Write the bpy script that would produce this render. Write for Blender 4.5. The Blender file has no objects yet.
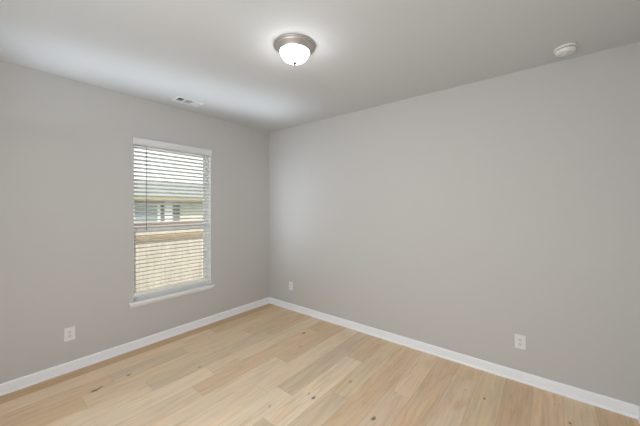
import bpy, bmesh, math, random
from mathutils import Vector, Matrix

# ------------------------------------------------------------------ camera, light, exposure
S = bpy.context.scene
C = S.collection
CAM_H = 1.5341
YAW = 38.603                       # degrees from the window wall's direction
cd = bpy.data.cameras.new('camera')
cd.sensor_width = 36.0
cd.lens = 282.71 / 640 * 36
cd.shift_y = -5.41 / 640
cd.clip_start = 0.02
cam = bpy.data.objects.new('camera', cd)
cam.location = (0, 0, CAM_H)
cam.rotation_euler = (math.radians(90), 0, math.radians(YAW - 90))
C.objects.link(cam)
S.camera = cam

SKY_STRENGTH = 2.4
SUN_STRENGTH = 3.8
LAMP_EMIT = 29.0
BACK_FILL = 77.0
BOUNCE_FILL = 14.0
SIDE_LIGHT = 2.3
ACROSS_LIGHT = 1.6
UP_LIGHT = 3.0
S.view_settings.view_transform = 'Standard'
S.view_settings.look = 'None'
S.view_settings.exposure = 0.0
S.view_settings.gamma = 1.0
S.view_settings.use_curve_mapping = False

w = bpy.data.worlds.new('sky')
S.world = w
w.use_nodes = True
wn = w.node_tree
bg = wn.nodes['Background']
bg.inputs['Strength'].default_value = SKY_STRENGTH
tc = wn.nodes.new('ShaderNodeTexCoord')
sp = wn.nodes.new('ShaderNodeSeparateXYZ')
rp = wn.nodes.new('ShaderNodeValToRGB')
wn.links.new(tc.outputs['Generated'], sp.inputs[0])
wn.links.new(sp.outputs['Z'], rp.inputs[0])
wn.links.new(rp.outputs[0], bg.inputs['Color'])
rp.color_ramp.elements[0].position = 0.0
rp.color_ramp.elements[0].color = (0.92, 0.97, 1.0, 1)
rp.color_ramp.elements[1].position = 0.7
rp.color_ramp.elements[1].color = (0.84, 0.92, 1.0, 1)

sl = bpy.data.lights.new('sun', 'SUN')
sl.energy = SUN_STRENGTH
sl.angle = math.radians(1.0)
sl.color = (1.0, 0.95, 0.86)
sun = bpy.data.objects.new('sun', sl)
sun.rotation_euler = Vector((-0.35, 0.75, -0.75)).to_track_quat('-Z', 'Y').to_euler()
sun.location = (0, -5, 12)
C.objects.link(sun)

def area(name, loc, size, direction, watts, col):
    l = bpy.data.lights.new(name, 'AREA')
    l.shape = 'RECTANGLE'; l.size, l.size_y = size
    l.energy = watts; l.color = col
    o = bpy.data.objects.new(name, l)
    o.location = loc
    o.rotation_euler = Vector(direction).to_track_quat('-Z', 'Y').to_euler()
    C.objects.link(o)
    return o
# added fill light just off the solid wall behind the camera
area('back_fill', (-0.86, 0.75, 1.25), (1.9, 2.0), (1, 0, -0.12), BACK_FILL, (0.935, 0.975, 1.0))
# added fill light aimed up, bouncing off the ceiling behind the camera
fl_l = area('bounce_fill', (-0.40, 0.0, 1.75), (0.5, 0.5), (-0.1, -0.05, 1), BOUNCE_FILL, (0.97, 0.99, 1.0))
fl_l.data.spread = math.radians(110)
# added cool fill light at the far left end of the room, outside the frame
sd_l = area('side_fill', (-0.80, 2.35, 1.60), (1.3, 1.3), (1, -0.10, 0.16), SIDE_LIGHT, (0.84, 0.92, 1.0))
sd_l.data.spread = math.radians(95)

# added fills inside the room imitating window daylight: one across, one up to ceiling
wa = area('across_fill', (2.12, 3.16, 1.50), (0.35, 1.3), (0.9, -0.33, 0.10), ACROSS_LIGHT, (0.78, 0.89, 1.0))
wa.data.spread = math.radians(100)
wu = area('up_fill', (1.40, 2.90, 2.24), (2.5, 0.72), (-0.04, -0.16, 1), UP_LIGHT, (0.78, 0.89, 1.0))
wu.data.spread = math.radians(100)

# ------------------------------------------------------------------ materials
def mat(name, col, rough=0.6, metal=0.0, bump=0.0, bscale=200.0, vary=0.0, vscale=3.0, spec=0.5):
    m = bpy.data.materials.new(name)
    m.use_nodes = True
    t = m.node_tree
    b = t.nodes['Principled BSDF']
    b.inputs['Base Color'].default_value = (*col, 1)
    b.inputs['Roughness'].default_value = rough
    b.inputs['Metallic'].default_value = metal
    b.inputs['Specular IOR Level'].default_value = spec
    co = t.nodes.new('ShaderNodeTexCoord')
    if vary:
        n = t.nodes.new('ShaderNodeTexNoise')
        n.inputs['Scale'].default_value = vscale
        n.inputs['Detail'].default_value = 4
        t.links.new(co.outputs['Object'], n.inputs['Vector'])
        r = t.nodes.new('ShaderNodeValToRGB')
        r.color_ramp.elements[0].position = 0.3
        r.color_ramp.elements[1].position = 0.7
        r.color_ramp.elements[0].color = (*[c * (1 - vary) for c in col], 1)
        r.color_ramp.elements[1].color = (*[min(1, c * (1 + vary)) for c in col], 1)
        t.links.new(n.outputs['Fac'], r.inputs[0])
        t.links.new(r.outputs[0], b.inputs['Base Color'])
    if bump:
        n = t.nodes.new('ShaderNodeTexNoise')
        n.inputs['Scale'].default_value = bscale
        n.inputs['Detail'].default_value = 3
        t.links.new(co.outputs['Object'], n.inputs['Vector'])
        bp = t.nodes.new('ShaderNodeBump')
        bp.inputs['Strength'].default_value = bump
        bp.inputs['Distance'].default_value = 0.002
        t.links.new(n.outputs['Fac'], bp.inputs['Height'])
        t.links.new(bp.outputs[0], b.inputs['Normal'])
    return m

def emit(name, col, strength):
    m = bpy.data.materials.new(name)
    m.use_nodes = True
    b = m.node_tree.nodes['Principled BSDF']
    b.inputs['Base Color'].default_value = (0.9, 0.9, 0.9, 1)
    b.inputs['Roughness'].default_value = 0.3
    b.inputs['Emission Color'].default_value = (*col, 1)
    b.inputs['Emission Strength'].default_value = strength
    return m

M = {}
M['wall'] = mat('greige_wall_paint', (0.565, 0.552, 0.537), 0.75, bump=0.25, bscale=90, spec=0.3)
M['ceiling'] = mat('ceiling_paint', (0.645, 0.66, 0.675), 0.85, bump=0.5, bscale=70, spec=0.2)
M['trim'] = mat('white_trim_paint', (0.91, 0.93, 0.97), 0.35, vary=0.01)
M['sill'] = mat('white_sill_paint', (0.90, 0.91, 0.92), 0.35, vary=0.01)
M['blind'] = mat('white_blind_slat', (0.86, 0.85, 0.80), 0.45, vary=0.01)
M['valance'] = mat('white_valance', (0.74, 0.74, 0.74), 0.45, vary=0.01)
M['cord'] = mat('white_cord', (0.75, 0.75, 0.72), 0.8, bump=0.2, bscale=900)
M['wand'] = mat('clear_grey_wand', (0.22, 0.24, 0.24), 0.25, vary=0.02)
M['vinyl'] = mat('white_vinyl', (0.90, 0.91, 0.90), 0.4, vary=0.01)
M['plate'] = mat('white_outlet_plastic', (0.80, 0.79, 0.78), 0.35, vary=0.01)
M['socket'] = mat('white_socket_plastic', (0.74, 0.73, 0.74), 0.35, vary=0.01)
M['slot'] = mat('dark_slot', (0.04, 0.04, 0.04), 0.6, vary=0.02)
M['screw'] = mat('painted_screw', (0.7, 0.7, 0.7), 0.35, 0.4, vary=0.02)
M['nickel'] = mat('brushed_nickel', (0.52, 0.50, 0.48), 0.45, 0.8, bump=0.1, bscale=400)
M['finial'] = mat('dark_nickel', (0.10, 0.095, 0.09), 0.6, 0.2, vary=0.05)
M['vent'] = mat('white_vent_enamel', (0.82, 0.83, 0.86), 0.4, vary=0.01)
M['duct'] = mat('dark_duct_metal', (0.10, 0.12, 0.13), 0.7, 0.2, vary=0.1)
M['detector'] = mat('white_detector_plastic', (0.82, 0.81, 0.79), 0.4, vary=0.01)
M['glow'] = emit('frosted_glass_lit', (0.98, 0.99, 1.0), LAMP_EMIT)
M['fence'] = None
M['grass'] = mat('dry_grass', (0.12, 0.13, 0.07), 0.95, bump=0.6, bscale=30, vary=0.35, vscale=6)
M['siding'] = mat('cream_siding', (0.62, 0.59, 0.50), 0.8, bump=0.2, bscale=20, vary=0.03)
M['shingle'] = mat('grey_green_shingle', (0.25, 0.255, 0.235), 0.9, bump=0.4, bscale=12, vary=0.12, vscale=9)
M['fascia'] = mat('tan_fascia', (0.32, 0.26, 0.15), 0.7, vary=0.03)
M['housetrim'] = mat('white_house_trim', (0.80, 0.80, 0.78), 0.6, vary=0.02)
M['houseglass'] = mat('blue_grey_window_glass', (0.27, 0.32, 0.34), 0.25, vary=0.06, vscale=1.2)
M['darkframe'] = mat('dark_shutter_paint', (0.13, 0.14, 0.13), 0.6, vary=0.05)

def glass():
    m = bpy.data.materials.new('clear_window_glass')
    m.use_nodes = True
    t = m.node_tree
    t.nodes.clear()
    o = t.nodes.new('ShaderNodeOutputMaterial')
    mx = t.nodes.new('ShaderNodeMixShader')
    tr = t.nodes.new('ShaderNodeBsdfTransparent')
    tr.inputs[0].default_value = (0.95, 0.97, 0.96, 1)
    gl = t.nodes.new('ShaderNodeBsdfGlossy')
    gl.inputs['Roughness'].default_value = 0.02
    fr = t.nodes.new('ShaderNodeFresnel')
    fr.inputs['IOR'].default_value = 1.45
    t.links.new(fr.outputs[0], mx.inputs[0])
    t.links.new(tr.outputs[0], mx.inputs[1])
    t.links.new(gl.outputs[0], mx.inputs[2])
    t.links.new(mx.outputs[0], o.inputs[0])
    return m
M['glass'] = glass()

def fence_mat():
    m = bpy.data.materials.new('weathered_cedar_boards')
    m.use_nodes = True
    t = m.node_tree
    b = t.nodes['Principled BSDF']
    b.inputs['Roughness'].default_value = 0.85
    co = t.nodes.new('ShaderNodeTexCoord')
    mp = t.nodes.new('ShaderNodeMapping')
    mp.inputs['Scale'].default_value = (9, 9, 0.8)
    n = t.nodes.new('ShaderNodeTexNoise')
    n.inputs['Scale'].default_value = 2.0
    n.inputs['Detail'].default_value = 5
    r = t.nodes.new('ShaderNodeValToRGB')
    r.color_ramp.elements[0].position = 0.3
    r.color_ramp.elements[1].position = 0.7
    r.color_ramp.elements[0].color = (0.43, 0.355, 0.28, 1)
    r.color_ramp.elements[1].color = (0.58, 0.50, 0.42, 1)
    t.links.new(co.outputs['Object'], mp.inputs[0])
    t.links.new(mp.outputs[0], n.inputs['Vector'])
    t.links.new(n.outputs['Fac'], r.inputs[0])
    t.links.new(r.outputs[0], b.inputs['Base Color'])
    return m
M['fence'] = fence_mat()
M['fencerail'] = mat('brown_fence_rail', (0.30, 0.20, 0.10), 0.85, vary=0.12, vscale=4)
M['fencecap'] = mat('pinkish_fence_cap', (0.45, 0.34, 0.30), 0.85, vary=0.08, vscale=4)

KNOTS = [(0.712, 2.990, .020, 1.), (0.755, 3.005, .012, .8), (0.966, 3.02, .014, .9), (1.44, 2.64, .013, .7), (2.609, 2.345, .020, .9),
         (2.336, 2.154, .017, .45), (1.784, 1.498, .014, 1.), (1.80, 1.56, .010, .5), (1.888, 1.012, .016, 1.),
         (2.636, 0.42, .010, .9), (2.66, 0.56, .007, .4), (2.15, 1.38, .016, .5), (2.72, -0.1, .012, .8),
         (2.9, -0.02, .007, .5), (1.50, 1.70, .012, .5), (2.60, 1.93, .008, .3)]

def floor_mat():
    m = bpy.data.materials.new('natural_oak_planks')
    m.use_nodes = True
    t = m.node_tree
    N, L = t.nodes, t.links
    b = N['Principled BSDF']
    b.inputs['Specular IOR Level'].default_value = 0.35
    at = N.new('ShaderNodeAttribute'); at.attribute_name = 'plank_tone'
    a2 = N.new('ShaderNodeAttribute'); a2.attribute_name = 'plank_shift'
    co = N.new('ShaderNodeTexCoord')
    add = N.new('ShaderNodeVectorMath'); add.operation = 'ADD'
    L.new(co.outputs['Object'], add.inputs[0]); L.new(a2.outputs['Vector'], add.inputs[1])
    # long grain streaks
    mp = N.new('ShaderNodeMapping'); mp.inputs['Scale'].default_value = (1.8, 48, 1)
    L.new(add.outputs[0], mp.inputs[0])
    n1 = N.new('ShaderNodeTexNoise'); n1.inputs['Scale'].default_value = 1.0
    n1.inputs['Detail'].default_value = 6; n1.inputs['Roughness'].default_value = 0.6
    n1.inputs['Distortion'].default_value = 0.6
    L.new(mp.outputs[0], n1.inputs['Vector'])
    # soft cathedral blotches
    mp2 = N.new('ShaderNodeMapping'); mp2.inputs['Scale'].default_value = (1.5, 9, 1)
    L.new(add.outputs[0], mp2.inputs[0])
    n2 = N.new('ShaderNodeTexNoise'); n2.inputs['Scale'].default_value = 1.0
    n2.inputs['Detail'].default_value = 3; n2.inputs['Distortion'].default_value = 1.6
    L.new(mp2.outputs[0], n2.inputs['Vector'])
    s = N.new('ShaderNodeMath'); s.operation = 'ADD'
    L.new(n1.outputs['Fac'], s.inputs[0]); L.new(n2.outputs['Fac'], s.inputs[1])
    mr = N.new('ShaderNodeMapRange')
    mr.inputs['From Min'].default_value = 0.75; mr.inputs['From Max'].default_value = 1.25
    mr.inputs['To Min'].default_value = 0.90; mr.inputs['To Max'].default_value = 1.06
    L.new(s.outputs[0], mr.inputs['Value'])
    mul = N.new('ShaderNodeVectorMath'); mul.operation = 'SCALE'
    L.new(at.outputs['Color'], mul.inputs[0]); L.new(mr.outputs[0], mul.inputs['Scale'])
    # hue drift: some streaks more golden
    mixg = N.new('ShaderNodeMix'); mixg.data_type = 'RGBA'; mixg.blend_type = 'MULTIPLY'
    mixg.inputs['B'].default_value = (1.0, 0.90, 0.76, 1)
    mg = N.new('ShaderNodeMapRange')
    mg.inputs['From Min'].default_value = 0.5; mg.inputs['From Max'].default_value = 0.75
    mg.inputs['To Min'].default_value = 0.0; mg.inputs['To Max'].default_value = 0.40
    L.new(n2.outputs['Fac'], mg.inputs['Value'])
    L.new(mg.outputs[0], mixg.inputs['Factor']); L.new(mul.outputs[0], mixg.inputs['A'])
    # cathedral figure, darker golden-brown lines
    mp3 = N.new('ShaderNodeMapping'); mp3.inputs['Scale'].default_value = (1.3, 15, 1)
    L.new(add.outputs[0], mp3.inputs[0])
    wv = N.new('ShaderNodeTexNoise')
    wv.inputs['Scale'].default_value = 1.0; wv.inputs['Distortion'].default_value = 2.6
    wv.inputs['Detail'].default_value = 4.0; wv.inputs['Roughness'].default_value = 0.55
    L.new(mp3.outputs[0], wv.inputs['Vector'])
    wr_ = N.new('ShaderNodeMapRange')
    wr_.inputs['From Min'].default_value = 0.48; wr_.inputs['From Max'].default_value = 0.72
    wr_.inputs['To Min'].default_value = 0.0; wr_.inputs['To Max'].default_value = 0.75
    L.new(wv.outputs['Fac'], wr_.inputs['Value'])
    mf = N.new('ShaderNodeMix'); mf.data_type = 'RGBA'; mf.blend_type = 'MULTIPLY'
    mf.inputs['B'].default_value = (0.86, 0.76, 0.64, 1)
    L.new(wr_.outputs[0], mf.inputs['Factor']); L.new(mixg.outputs['Result'], mf.inputs['A'])
    last = mf.outputs['Result']
    # knots
    sx = N.new('ShaderNodeTexNoise'); sx.inputs['Scale'].default_value = 40
    L.new(co.outputs['Object'], sx.inputs['Vector'])
    for (kx, ky, kr, ks) in KNOTS:
        kx -= 0.037; ky -= 0.035
        sub = N.new('ShaderNodeVectorMath'); sub.operation = 'SUBTRACT'
        sub.inputs[1].default_value = (kx, ky, 0)
        L.new(co.outputs['Object'], sub.inputs[0])
        sc = N.new('ShaderNodeVectorMath'); sc.operation = 'MULTIPLY'
        sc.inputs[1].default_value = (0.75, 1.35, 0)
        L.new(sub.outputs[0], sc.inputs[0])
        ln = N.new('ShaderNodeVectorMath'); ln.operation = 'LENGTH'
        L.new(sc.outputs[0], ln.inputs[0])
        wob = N.new('ShaderNodeMath'); wob.operation = 'MULTIPLY_ADD'
        L.new(sx.outputs['Fac'], wob.inputs[0]); wob.inputs[1].default_value = kr * 1.2
        L.new(ln.outputs['Value'], wob.inputs[2])
        q = N.new('ShaderNodeMapRange')
        q.inputs['From Min'].default_value = kr * 1.1; q.inputs['From Max'].default_value = kr * 2.1
        q.inputs['To Min'].default_value = ks * 0.9; q.inputs['To Max'].default_value = 0.0
        L.new(wob.outputs[0], q.inputs['Value'])
        mx = N.new('ShaderNodeMix'); mx.data_type = 'RGBA'
        mx.inputs['B'].default_value = (0.13, 0.075, 0.04, 1)
        L.new(q.outputs[0], mx.inputs['Factor']); L.new(last, mx.inputs['A'])
        last = mx.outputs['Result']
    L.new(last, b.inputs['Base Color'])
    rr = N.new('ShaderNodeMapRange')
    rr.inputs['To Min'].default_value = 0.42; rr.inputs['To Max'].default_value = 0.58
    L.new(n1.outputs['Fac'], rr.inputs['Value']); L.new(rr.outputs[0], b.inputs['Roughness'])
    bp = N.new('ShaderNodeBump'); bp.inputs['Strength'].default_value = 0.12; bp.inputs['Distance'].default_value = 0.001
    L.new(n1.outputs['Fac'], bp.inputs['Height']); L.new(bp.outputs[0], b.inputs['Normal'])
    return m
M['floor'] = floor_mat()
M['seam'] = mat('plank_seam', (0.30, 0.22, 0.15), 0.9, vary=0.05)

# ------------------------------------------------------------------ helpers
def add_box(bm, x0, x1, y0, y1, z0, z1, mi=0, bevel=0.0, mtx=None):
    v = [bm.verts.new((x, y, z)) for x in (x0, x1) for y in (y0, y1) for z in (z0, z1)]
    if mtx is not None:
        for q in v: q.co = mtx @ q.co
    F = [(0, 1, 3, 2), (4, 6, 7, 5), (0, 4, 5, 1), (2, 3, 7, 6), (0, 2, 6, 4), (1, 5, 7, 3)]
    fs = [bm.faces.new([v[i] for i in f]) for f in F]
    for f in fs: f.material_index = mi
    if bevel:
        es = list({e for f in fs for e in f.edges})
        bmesh.ops.bevel(bm, geom=es, offset=bevel, segments=2, affect='EDGES', profile=0.6)
    return fs

def add_lathe(bm, prof, seg=64, mi=0, center=(0, 0)):
    rings = []
    for r, z in prof:
        if r < 1e-6:
            rings.append([bm.verts.new((center[0], center[1], z))])
        else:
            rings.append([bm.verts.new((center[0] + r * math.cos(2 * math.pi * i / seg),
                                        center[1] + r * math.sin(2 * math.pi * i / seg), z)) for i in range(seg)])
    for a, b in zip(rings, rings[1:]):
        for i in range(seg):
            j = (i + 1) % seg
            if len(a) == 1 and len(b) == 1: continue
            if len(a) == 1: f = bm.faces.new([a[0], b[i], b[j]])
            elif len(b) == 1: f = bm.faces.new([a[i], b[0], a[j]])
            else: f = bm.faces.new([a[i], b[i], b[j], a[j]])
            f.smooth = True; f.material_index = mi

def add_tube(bm, p, q, r, seg=10):
    p, q = Vector(p), Vector(q)
    d = q - p
    mt = Matrix.Translation((p + q) / 2) @ d.to_track_quat('Z', 'Y').to_matrix().to_4x4()
    ret = bmesh.ops.create_cone(bm, cap_ends=True, segments=seg, radius1=r, radius2=r, depth=d.length, matrix=mt)
    for v in ret['verts']:
        for f in v.link_faces:
            if len(f.verts) == 4: f.smooth = True

def add_prism(bm, prof, p, q, up=Vector((0, 0, 1)), out=None):
    """sweep profile (out, up) from p to q"""
    p, q = Vector(p), Vector(q)
    a = [bm.verts.new(p + out * o + up * u) for o, u in prof]
    b = [bm.verts.new(q + out * o + up * u) for o, u in prof]
    n = len(prof)
    for i in range(n):
        bm.faces.new([a[i], a[(i + 1) % n], b[(i + 1) % n], b[i]])
    bm.faces.new(a); bm.faces.new(b)

def obj(name, bm, mats, parent=None, loc=(0, 0, 0)):
    bmesh.ops.recalc_face_normals(bm, faces=bm.faces)
    me = bpy.data.meshes.new(name)
    bm.to_mesh(me); bm.free()
    for m in (mats if isinstance(mats, (list, tuple)) else [mats]): me.materials.append(m)
    o = bpy.data.objects.new(name, me)
    C.objects.link(o)
    o.location = loc
    if parent: o.parent = parent
    return o

def struct(o):
    o['kind'] = 'structure'
    return o

def thing(name, label, cat, loc=(0, 0, 0), rotz=0, group=None):
    o = bpy.data.objects.new(name, None)
    o.empty_display_size = 0.1
    C.objects.link(o)
    o.location = loc; o.rotation_euler = (0, 0, rotz)
    o['label'] = label; o['category'] = cat
    if group: o['group'] = group
    return o

# ------------------------------------------------------------------ room
H = 2.74
YL = 3.483          # window wall plane
XR = 3.052          # long wall plane
YN = -0.538         # near wall plane
XB = -0.90          # wall behind the camera
T = 0.15
WX0, WX1, WZ0, WZ1 = 1.128, 2.034, 0.515, 2.292     # window opening

# window wall with its opening
bm = bmesh.new()
add_box(bm, XB - T, WX0, YL, YL + T, 0, H)
add_box(bm, WX1, XR + T, YL, YL + T, 0, H)
add_box(bm, WX0, WX1, YL, YL + T, 0, WZ0 - 0.028)
add_box(bm, WX0, WX1, YL, YL + T, WZ1, H)
struct(obj('wall_left', bm, M['wall']))
bm = bmesh.new(); add_box(bm, XR, XR + T, YN - T, YL, 0, H); struct(obj('wall_right', bm, M['wall']))
bm = bmesh.new(); add_box(bm, XB - T, XR, YN - T, YN, 0, H); struct(obj('wall_near', bm, M['wall']))
bm = bmesh.new(); add_box(bm, XB - T, XB, YN, YL, 0, H); struct(obj('wall_back', bm, M['wall']))

# ceiling with the register's hole
VX, VY, VW, VD = 1.578, 3.178, 0.255, 0.128
bm = bmesh.new()
hx0, hx1, hy0, hy1 = VX - VW / 2, VX + VW / 2, VY - VD / 2, VY + VD / 2
add_box(bm, XB - T, hx0, YN - T, YL + T, H, H + 0.12)
add_box(bm, hx1, XR + T, YN - T, YL + T, H, H + 0.12)
add_box(bm, hx0, hx1, YN - T, hy0, H, H + 0.12)
add_box(bm, hx0, hx1, hy1, YL + T, H, H + 0.12)
struct(obj('ceiling', bm, M['ceiling']))

# floor: oak planks running towards the long wall
rnd = random.Random(7)
TAN = (0.55, 0.41, 0.28)
tones = {
    'light': (0.65, 0.52, 0.385), 'pale': (0.70, 0.575, 0.44), 'tan': (0.56, 0.405, 0.26),
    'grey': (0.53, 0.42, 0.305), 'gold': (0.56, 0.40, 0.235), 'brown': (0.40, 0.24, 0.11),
    'orange': (0.555, 0.395, 0.255), 'green': (0.555, 0.435, 0.285), 'pink': (0.60, 0.46, 0.345),
    'yellow': (0.605, 0.47, 0.325), 'mid': (0.50, 0.345, 0.21)}
# strip -> [(x end, tone), ...] starting at the back wall
known = {
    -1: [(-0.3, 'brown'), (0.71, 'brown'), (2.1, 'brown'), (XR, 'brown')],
    0: [(0.0, 'gold'), (1.95, 'yellow'), (XR, 'gold')],
    1: [(-0.5, 'tan'), (0.85, 'tan'), (1.50, 'grey'), (XR, 'yellow')],
    2: [(0.62, 'gold'), (2.2, 'yellow'), (XR, 'tan')],
    3: [(-0.3, 'tan'), (1.02, 'light'), (2.35, 'grey'), (XR, 'tan')],
    4: [(0.1, 'light'), (1.47, 'pale'), (XR, 'light')],
    5: [(-0.2, 'pink'), (1.245, 'light'), (2.75, 'tan'), (XR, 'gold')],
    6: [(0.5, 'light'), (2.02, 'light'), (XR, 'tan')],
    7: [(-0.1, 'grey'), (1.6, 'light'), (XR, 'light')],
    8: [(0.4, 'light'), (1.70, 'pale'), (XR, 'grey')],
    9: [(0.2, 'pink'), (1.39, 'grey'), (2.49, 'pale'), (XR, 'orange')],
    10: [(0.5, 'pale'), (1.945, 'grey'), (XR, 'green')],
    11: [(0.9, 'tan'), (2.60, 'orange'), (XR, 'tan')],
    12: [(0.7, 'light'), (2.265, 'pink'), (XR, 'yellow')],
    13: [(1.2, 'grey'), (XR, 'tan')],
    14: [(0.8, 'tan'), (2.84, 'pink'), (XR, 'tan')],
    15: [(1.4, 'pale'), (XR, 'green')],
    16: [(1.1, 'tan'), (XR, 'mid')],
    17: [(1.6, 'tan'), (XR, 'tan')],
    18: [(0.9, 'grey'), (XR, 'yellow')],
    19: [(1.3, 'tan'), (XR, 'mid')],
    20: [(1.0, 'grey'), (XR, 'orange')],
}
PE, PW = 3.325, 0.1905
bm = bmesh.new()
lt = bm.faces.layers.int.new('idx')
cols, shifts = [], []
base = add_box(bm, XB - T, XR + T, YN - T, YL + T, -0.06, -0.0012, mi=1)
for f in base: f[lt] = 0
cols.append((0.2, 0.14, 0.09)); shifts.append((0, 0, 0))
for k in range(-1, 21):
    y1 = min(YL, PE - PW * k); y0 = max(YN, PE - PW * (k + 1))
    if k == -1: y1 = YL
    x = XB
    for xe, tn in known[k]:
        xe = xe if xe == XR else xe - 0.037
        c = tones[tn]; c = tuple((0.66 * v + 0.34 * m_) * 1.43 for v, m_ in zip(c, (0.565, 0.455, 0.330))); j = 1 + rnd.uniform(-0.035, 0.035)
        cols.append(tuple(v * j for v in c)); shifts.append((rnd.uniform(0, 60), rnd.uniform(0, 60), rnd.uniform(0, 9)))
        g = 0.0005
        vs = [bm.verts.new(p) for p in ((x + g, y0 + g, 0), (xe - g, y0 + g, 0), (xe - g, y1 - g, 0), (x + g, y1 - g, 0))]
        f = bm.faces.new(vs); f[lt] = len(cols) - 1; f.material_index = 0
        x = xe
idx = [f[lt] for f in bm.faces]
me = bpy.data.meshes.new('floor')
bm.to_mesh(me); bm.free()
me.materials.append(M['floor']); me.materials.append(M['seam'])
a1 = me.attributes.new('plank_tone', 'FLOAT_COLOR', 'FACE')
a2 = me.attributes.new('plank_shift', 'FLOAT_VECTOR', 'FACE')
for i, q in enumerate(idx):
    a1.data[i].color = (*cols[q], 1); a2.data[i].vector = shifts[q]
fl = bpy.data.objects.new('floor', me); C.objects.link(fl); struct(fl)

# baseboards: flat board with eased top and a shoe moulding
bprof = [(0, 0), (0.018, 0), (0.018, 0.010), (0.0165, 0.014), (0.0125, 0.017), (0.0115, 0.018), (0.0115, 0.080),
         (0.0095, 0.087), (0.005, 0.0915), (0, 0.093)]
def baseboard(name, p, q, out):
    bm = bmesh.new()
    add_prism(bm, bprof, p, q, out=Vector(out))
    struct(obj(name, bm, M['trim']))
baseboard('baseboard_left', (XB, YL, 0), (XR, YL, 0), (0, -1, 0))
baseboard('baseboard_right', (XR, YN, 0), (XR, YL - 0.012, 0), (-1, 0, 0))
baseboard('baseboard_near', (XB, YN, 0), (XR - 0.012, YN, 0), (0, 1, 0))
baseboard('baseboard_back', (XB, YN + 0.012, 0), (XB, YL - 0.012, 0), (1, 0, 0))

# window: vinyl single-hung unit set back in the plaster reveal
FY0, FY1 = YL + 0.075, YL + 0.135
win = bpy.data.objects.new('window_1', None); C.objects.link(win)
win.location = ((WX0 + WX1) / 2, FY0, WZ0); struct(win)
def wpart(name, boxes, m, parent, bevel=0.0):
    bm = bmesh.new()
    for b in boxes: add_box(bm, *b, bevel=bevel)
    o = obj(name, bm, m, parent)
    off = Vector(win.location)
    for v in o.data.vertices: v.co -= off
    return o
fw = 0.022
wpart('window_frame', [(WX0, WX0 + fw, FY0, FY1, WZ0, WZ1), (WX1 - fw, WX1, FY0, FY1, WZ0, WZ1),
                       (WX0 + fw, WX1 - fw, FY0, FY1, WZ0, WZ0 + 0.028), (WX0 + fw, WX1 - fw, FY0, FY1, WZ1 - 0.04, WZ1)], M['vinyl'], win)
ZM0, ZM1 = 1.262, 1.318
sx0, sx1 = WX0 + fw, WX1 - fw
lo = wpart('lower_sash', [(sx0, sx0 + 0.03, FY0 + 0.006, FY0 + 0.03, WZ0 + 0.028, ZM1), (sx1 - 0.03, sx1, FY0 + 0.006, FY0 + 0.03, WZ0 + 0.028, ZM1),
                     (sx0 + 0.03, sx1 - 0.03, FY0 + 0.006, FY0 + 0.03, WZ0 + 0.028, WZ0 + 0.062),
                     (sx0 + 0.03, sx1 - 0.03, FY0 + 0.002, FY0 + 0.03, ZM0, ZM1)], M['vinyl'], win)
up = wpart('upper_sash', [(sx0, sx0 + 0.022, FY0 + 0.032, FY0 + 0.052, ZM0 + 0.005, WZ1 - 0.04), (sx1 - 0.022, sx1, FY0 + 0.032, FY0 + 0.052, ZM0 + 0.005, WZ1 - 0.04),
                     (sx0 + 0.022, sx1 - 0.022, FY0 + 0.032, FY0 + 0.052, ZM0 + 0.005, ZM1 - 0.005),
                     (sx0 + 0.022, sx1 - 0.022, FY0 + 0.032, FY0 + 0.052, WZ1 - 0.065, WZ1 - 0.04)], M['vinyl'], win)
wpart('pane', [(sx0 + 0.03, sx1 - 0.03, FY0 + 0.016, FY0 + 0.020, WZ0 + 0.062, ZM0)], M['glass'], win)
wpart('pane', [(sx0 + 0.022, sx1 - 0.022, FY0 + 0.040, FY0 + 0.044, ZM1 - 0.005, WZ1 - 0.065)], M['glass'], win)
wpart('jamb_liner', [(WX0, WX0 + 0.004, YL + 0.001, FY0, WZ0 + 0.001, WZ1), (WX1 - 0.004, WX1, YL + 0.001, FY0, WZ0 + 0.001, WZ1),
                     (WX0 + 0.004, WX1 - 0.004, YL + 0.057, FY0, WZ1 - 0.004, WZ1)], M['sill'], win)
# stool and small apron under it
bm = bmesh.new()
add_box(bm, 1.084, 2.066, YL - 0.045, YL, WZ0 - 0.028, WZ0, bevel=0.006)
add_box(bm, WX0, WX1, YL - 0.01, FY0 + 0.01, WZ0 - 0.028, WZ0)
add_prism(bm, [(0, 0), (0.010, 0.004), (0.022, 0.034), (0, 0.034)], (1.098, YL, WZ0 - 0.062), (2.052, YL, WZ0 - 0.062), out=Vector((0, -1, 0)))
struct(obj('window_sill', bm, M['sill']))

# ------------------------------------------------------------------ blinds
by = YL + 0.034
bl = thing('window_blinds', 'white horizontal slatted blinds, slats open, hanging in the window recess', 'blinds', (WX0 + 0.45, by, WZ1))
off = Vector(bl.location)
def bpart(name, bm, m, parent=bl):
    o = obj(name, bm, m, parent)
    for v in o.data.vertices: v.co -= off
    return o
bx0, bx1 = WX0 + 0.006, WX1 - 0.008
bm = bmesh.new()
add_prism(bm, [(0, 0), (0.009, 0.002), (0.009, 0.012), (0.014, 0.020), (0.014, 0.060), (0.009, 0.066), (0.009, 0.076), (0, 0.078)],
          (1.114, YL - 0.026, 2.217), (2.032, YL - 0.026, 2.217), out=Vector((0, -1, 0)))
for xa, xb in ((1.114, 1.124), (2.022, 2.032)):
    add_box(bm, xa, xb, YL - 0.0265, YL - 0.001, 2.218, 2.294)
bpart('valance', bm, M['valance'])
bm = bmesh.new(); add_box(bm, bx0, bx1, YL - 0.0, YL + 0.055, 2.236, WZ1 - 0.001, bevel=0.002); bpart('headrail', bm, M['valance'])
TILT = math.radians(21)
bm = bmesh.new()
nsl = 36; ztop = 2.193; zbot = 0.645
pitch = (ztop - zbot) / (nsl - 1)
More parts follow.
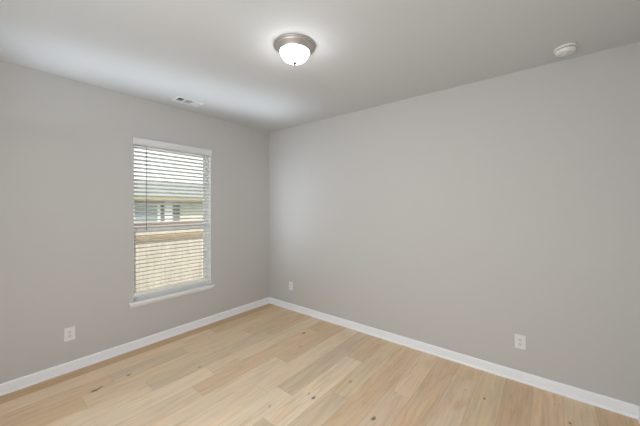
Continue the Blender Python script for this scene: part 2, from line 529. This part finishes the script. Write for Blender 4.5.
for i in range(nsl):
    z = ztop - i * pitch
    pr = []
    for s in (-1, 1):
        rng = [-1, -0.5, 0, 0.5, 1] if s > 0 else [1, 0.5, 0, -0.5, -1]
        for u in rng:
            yy = u * 0.025; zz = 0.0022 * (1 - u * u) + s * 0.0013
            pr.append((yy * math.cos(TILT) + zz * math.sin(TILT), -yy * math.sin(TILT) + zz * math.cos(TILT)))
    add_prism(bm, [(a, b) for a, b in pr], (bx0 + 0.004, by, z), (bx1 - 0.004, by, z), out=Vector((0, 1, 0)))
bpart('slats', bm, M['blind'])
bm = bmesh.new(); add_box(bm, bx0 + 0.004, bx1 - 0.004, by - 0.025, by + 0.025, 0.562, 0.606, bevel=0.004); bpart('bottom_rail', bm, M['blind'])
for xr in (0.14, 0.5, 0.86):
    xx = bx0 + (bx1 - bx0) * xr
    bm = bmesh.new()
    for dy in (-0.0275, 0.0275):
        add_tube(bm, (xx, by + dy, 0.598), (xx, by + dy, 2.235), 0.0011, 6)
    for i in range(nsl):
        z = ztop - i * pitch - 0.003
        add_tube(bm, (xx, by - 0.0275, z + 0.0275 * math.sin(TILT)), (xx, by + 0.0275, z - 0.0275 * math.sin(TILT)), 0.0007, 4)
    bpart('ladder_cord', bm, M['cord'])
bm = bmesh.new()
add_tube(bm, (1.256, YL - 0.006, 1.30), (1.256, YL - 0.006, 2.17), 0.0036, 6)
add_tube(bm, (1.256, YL - 0.006, 2.165), (1.256, YL + 0.006, 2.235), 0.002, 6)
add_tube(bm, (1.256, YL - 0.006, 1.285), (1.256, YL - 0.006, 1.32), 0.0052, 8)
bpart('tilt_wand', bm, M['wand'])

# ------------------------------------------------------------------ ceiling lamp
LX, LY = 1.532, 1.464
lamp = thing('ceiling_light', 'round flush-mount ceiling light, brushed nickel rim and lit white glass dome', 'ceiling light', (LX, LY, H))
bm = bmesh.new()
add_lathe(bm, [(0, 0), (0.152, 0), (0.1545, -0.003), (0.1545, -0.008), (0.150, -0.011), (0.144, -0.0115), (0.1425, -0.014), (0.1425, -0.019),
               (0.139, -0.022), (0.133, -0.026), (0.126, -0.034), (0.120, -0.040), (0.117, -0.042), (0.1165, -0.047), (0.113, -0.050), (0.109, -0.050), (0.107, -0.042), (0, -0.042)], 96)
obj('canopy', bm, M['nickel'], lamp)
bm = bmesh.new()
prof = [(0.1065, -0.044), (0.108, -0.050)]
for i in range(1, 19):
    a = math.pi / 2 * i / 18
    prof.append((0.1065 * math.cos(a) if i < 18 else 0.0, -0.050 - 0.074 * math.sin(a) ** 1.15))
add_lathe(bm, prof, 96)
obj('glass_dome', bm, M['glow'], lamp)
bm = bmesh.new()
add_lathe(bm, [(0, -0.122), (0.015, -0.1225), (0.019, -0.125), (0.017, -0.129), (0.010, -0.131), (0.011, -0.135), (0.007, -0.138), (0, -0.139)], 24)
obj('finial', bm, M['finial'], lamp)

# ------------------------------------------------------------------ smoke detector
sd = thing('smoke_detector', 'small round white smoke detector on the ceiling near the right wall', 'smoke detector', (2.825, -0.117, H))
bm = bmesh.new(); add_lathe(bm, [(0, 0), (0.069, 0), (0.0705, -0.003), (0.0695, -0.010), (0.066, -0.012), (0, -0.012)], 64)
obj('base', bm, M['detector'], sd)
bm = bmesh.new()
add_lathe(bm, [(0.0, -0.010), (0.052, -0.012), (0.052, -0.019), (0.0615, -0.020), (0.0625, -0.024), (0.060, -0.032), (0.052, -0.040),
               (0.044, -0.044), (0.041, -0.0445), (0.039, -0.0370), (0.030, -0.0370), (0.028, -0.0445), (0, -0.0465)], 64)
obj('cover', bm, M['detector'], sd)
bm = bmesh.new(); add_lathe(bm, [(0, -0.044), (0.009, -0.0445), (0.010, -0.047), (0.008, -0.0485), (0, -0.049)], 24)
o = obj('test_button', bm, M['socket'], sd); o.location = (0.012, 0.014, 0)
bm = bmesh.new()
for i in range(14):
    a = 2 * math.pi * i / 14
    add_box(bm, 0.0505, 0.0530, -0.009, 0.009, -0.0190, -0.0125, mtx=Matrix.Rotation(a, 4, 'Z'))
obj('vent_slot', bm, M['slot'], sd)

# ------------------------------------------------------------------ ceiling register
vt = thing('air_vent', 'white rectangular louvered air vent in the ceiling above the window', 'air vent', (VX, VY, H))
bm = bmesh.new()
ow, od = 0.296 / 2, 0.170 / 2
iw, idp = VW / 2 - 0.004, VD / 2 - 0.004
for a in ((-ow, -iw, -od, od), (iw, ow, -od, od), (-iw, iw, -od, -idp), (-iw, iw, idp, od)):
    add_box(bm, a[0], a[1], a[2], a[3], -0.006, 0)
for xx in (-iw / 3, iw / 3):
    add_box(bm, xx - 0.005, xx + 0.005, -idp, idp, -0.006, 0.012)
add_box(bm, -iw, iw, -idp - 0.001, -idp + 0.003, -0.006, 0.012)
add_box(bm, -iw, iw, idp - 0.003, idp + 0.001, -0.006, 0.012)
obj('frame', bm, M['vent'], vt)
def louvers(x0, x1, y0, y1, along, tilt, n, name='louver_bank'):
    bm = bmesh.new()
    for i in range(n):
        if along == 'Y':
            c = x0 + (x1 - x0) * (i + 0.5) / n
            mt = Matrix.Translation((c, (y0 + y1) / 2, 0.004)) @ Matrix.Rotation(tilt, 4, 'Y')
            add_box(bm, -0.0075, 0.0075, -(y1 - y0) / 2, (y1 - y0) / 2, -0.0005, 0.0005, mtx=mt)
        else:
            c = y0 + (y1 - y0) * (i + 0.5) / n
            mt = Matrix.Translation(((x0 + x1) / 2, c, 0.004)) @ Matrix.Rotation(tilt, 4, 'X')
            add_box(bm, -(x1 - x0) / 2, (x1 - x0) / 2, -0.0075, 0.0075, -0.0005, 0.0005, mtx=mt)
    return obj(name, bm, M['vent'], vt)
louvers(-iw, -iw / 3 - 0.006, -idp + 0.003, idp - 0.003, 'Y', math.radians(-38), 6)
louvers(-iw / 3 + 0.006, iw / 3 - 0.006, -idp + 0.003, idp - 0.003, 'X', math.radians(58), 7)
louvers(iw / 3 + 0.006, iw, -idp + 0.003, idp - 0.003, 'Y', math.radians(40), 6)
bm = bmesh.new()
g = 0.002
x0, x1, y0, y1 = -VW / 2 + g, VW / 2 - g, -VD / 2 + g, VD / 2 - g
q = [(x0, y0), (x1, y0), (x1, y1), (x0, y1)]
lo_ = [bm.verts.new((a, b, 0.013)) for a, b in q]; hi_ = [bm.verts.new((a, b, 0.16)) for a, b in q]
for i in range(4): bm.faces.new([lo_[i], lo_[(i + 1) % 4], hi_[(i + 1) % 4], hi_[i]])
bm.faces.new(hi_)
obj('duct_box', bm, M['duct'], vt)
for sx in (-1, 1):
    bm = bmesh.new(); add_lathe(bm, [(0, -0.0055), (0.004, -0.0062), (0.003, -0.008), (0, -0.0084)], 16)
    o = obj('screw', bm, M['screw'], vt); o.location = (sx * (ow - 0.012), 0, 0)

# ------------------------------------------------------------------ outlets (built facing +X local, plate in YZ)
def make_outlet(label, loc, rotz):
    t = thing('electrical_outlet', label, 'electrical outlet', loc, rotz, None)
    bm = bmesh.new()
    add_box(bm, 0, 0.0055, -0.039, 0.039, -0.061, 0.061, bevel=0.0022)
    obj('cover_plate', bm, M['plate'], t)
    for s in (-1, 1):
        bm = bmesh.new()
        # rounded receptacle face
        n = 24; ring0, ring1 = [], []
        for i in range(n):
            a = 2 * math.pi * i / n
            yy = 0.0165 * math.copysign(abs(math.cos(a)) ** 0.6, math.cos(a)); zz = 0.0145 * math.copysign(abs(math.sin(a)) ** 0.8, math.sin(a))
            ring0.append(bm.verts.new((0.0052, yy, zz))); ring1.append(bm.verts.new((0.0075, yy * 0.96, zz * 0.96)))
        for i in range(n): bm.faces.new([ring0[i], ring0[(i + 1) % n], ring1[(i + 1) % n], ring1[i]])
        bm.faces.new(ring1); bm.faces.new(ring0)
        f = obj('socket', bm, M['socket'], t); f.location = (0, 0, s * 0.0195)
        bm = bmesh.new()
        add_box(bm, 0.0070, 0.0078, -0.0075, -0.0053, -0.002, 0.0065)
        add_box(bm, 0.0070, 0.0078, 0.0053, 0.0075, -0.001, 0.0065)
        add_tube(bm, (0.0070, 0, -0.0075), (0.0078, 0, -0.0075), 0.0026, 12)
        obj('slot', bm, M['slot'], f)
    bm = bmesh.new(); add_tube(bm, (0.005, 0, 0), (0.0068, 0, 0), 0.0035, 16)
    obj('screw', bm, M['screw'], t)
    return t
make_outlet('white duplex outlet on the window wall, left of and below the window', (0.606, YL, 0.352), -math.pi / 2)
make_outlet('white duplex outlet on the long right wall, the nearer one, above the baseboard at right', (XR, 0.176, 0.350), math.pi)
make_outlet('white duplex outlet on the right wall, tiny, close to the far corner', (XR, 2.996, 0.354), math.pi)

# ------------------------------------------------------------------ outside
GZ = -0.35
bm = bmesh.new()
pts = [(YL + T, GZ), (6.6, GZ), (12.6, -1.3), (30, -1.6)]
row = [[bm.verts.new((x, y, z)) for (y, z) in pts] for x in (-6, 20)]
low = [[bm.verts.new((x, y, -2.2)) for (y, z) in pts] for x in (-6, 20)]
for i in range(3):
    bm.faces.new([row[0][i], row[0][i + 1], row[1][i + 1], row[1][i]])
    bm.faces.new([low[0][i], low[0][i + 1], low[1][i + 1], low[1][i]])
    for r in (0, 1): bm.faces.new([row[r][i], row[r][i + 1], low[r][i + 1], low[r][i]])
for i in (0, 3): bm.faces.new([row[0][i], row[1][i], low[1][i], low[0][i]])
struct(obj('ground', bm, M['grass']))

FY = 6.3
fen = thing('wooden_fence', 'sunlit tan wooden board fence outside, seen through the lower half of the blinds', 'fence', (3.0, FY, GZ))
def fpart(name, boxes, m):
    bm = bmesh.new()
    for b in boxes: add_box(bm, *b)
    o = obj(name, bm, m, fen)
    for v in o.data.vertices: v.co -= Vector(fen.location)
bx = []
x = 0.2
while x < 6.4:
    bx.append((x, x + 0.136, FY, FY + 0.018, GZ + 0.02, 1.20)); x += 0.139
fpart('boards', bx, M['fence'])
fpart('cap_rail', [(0.2, 6.4, FY - 0.05, FY + 0.06, 1.20, 1.245)], M['fencecap'])
fpart('trim_board', [(0.2, 6.4, FY - 0.02, FY, 1.13, 1.20)], M['fencecap'])
fpart('rail', [(0.2, 6.4, FY - 0.038, FY, 0.86, 0.95)], M['fencerail'])
fpart('rail', [(0.2, 6.4, FY - 0.038, FY, -0.28, -0.19)], M['fencerail'])

HY = 13.0
DX = -0.08     # house offset along the street
hs = thing('neighbor_house', 'cream house with a low grey roof beyond the fence, seen through the blinds', 'house', (7, HY, -1.35))
def hpart(name, boxes, m, parent=hs):
    bm = bmesh.new()
    for b in boxes: add_box(bm, *b)
    o = obj(name, bm, m, parent)
    for v in o.data.vertices: v.co -= Vector(hs.location) - Vector((DX, 0, 0))
    return o
hpart('wall', [(1.5, 13, HY, HY + 7, -1.7, 1.95)], M['siding'])
bm = bmesh.new()
add_prism(bm, [(-0.6, 1.98), (3.5, 2.95), (7.6, 1.98), (7.6, 1.90), (-0.6, 1.90)], (1.0, HY, 0), (13.5, HY, 0), out=Vector((0, 1, 0)))
o = obj('roof', bm, M['shingle'], hs)
for v in o.data.vertices: v.co -= Vector(hs.location)
hpart('fascia', [(1.0, 13.5, HY - 0.64, HY - 0.60, 1.80, 1.99)], M['fascia'])
wn_ = hpart('window', [(3.3, 3.42, HY - 0.06, HY, 0.7, 1.72), (5.18, 5.30, HY - 0.06, HY, 0.7, 1.72), (3.42, 5.18, HY - 0.06, HY, 1.62, 1.72), (3.42, 5.18, HY - 0.06, HY, 0.7, 0.8), (4.27, 4.33, HY - 0.06, HY, 0.8, 1.62)], M['housetrim'])
hpart('pane', [(3.42, 5.18, HY - 0.02, HY, 0.8, 1.62)], M['houseglass'], wn_)
hpart('shutter', [(5.31, 5.43, HY - 0.05, HY, 0.7, 1.72)], M['darkframe'])
hpart('shutter', [(5.82, 6.12, HY - 0.05, HY, 0.7, 1.72)], M['darkframe'])
hpart('pilaster', [(5.46, 5.80, HY - 0.08, HY, -1.7, 1.9)], M['housetrim'])
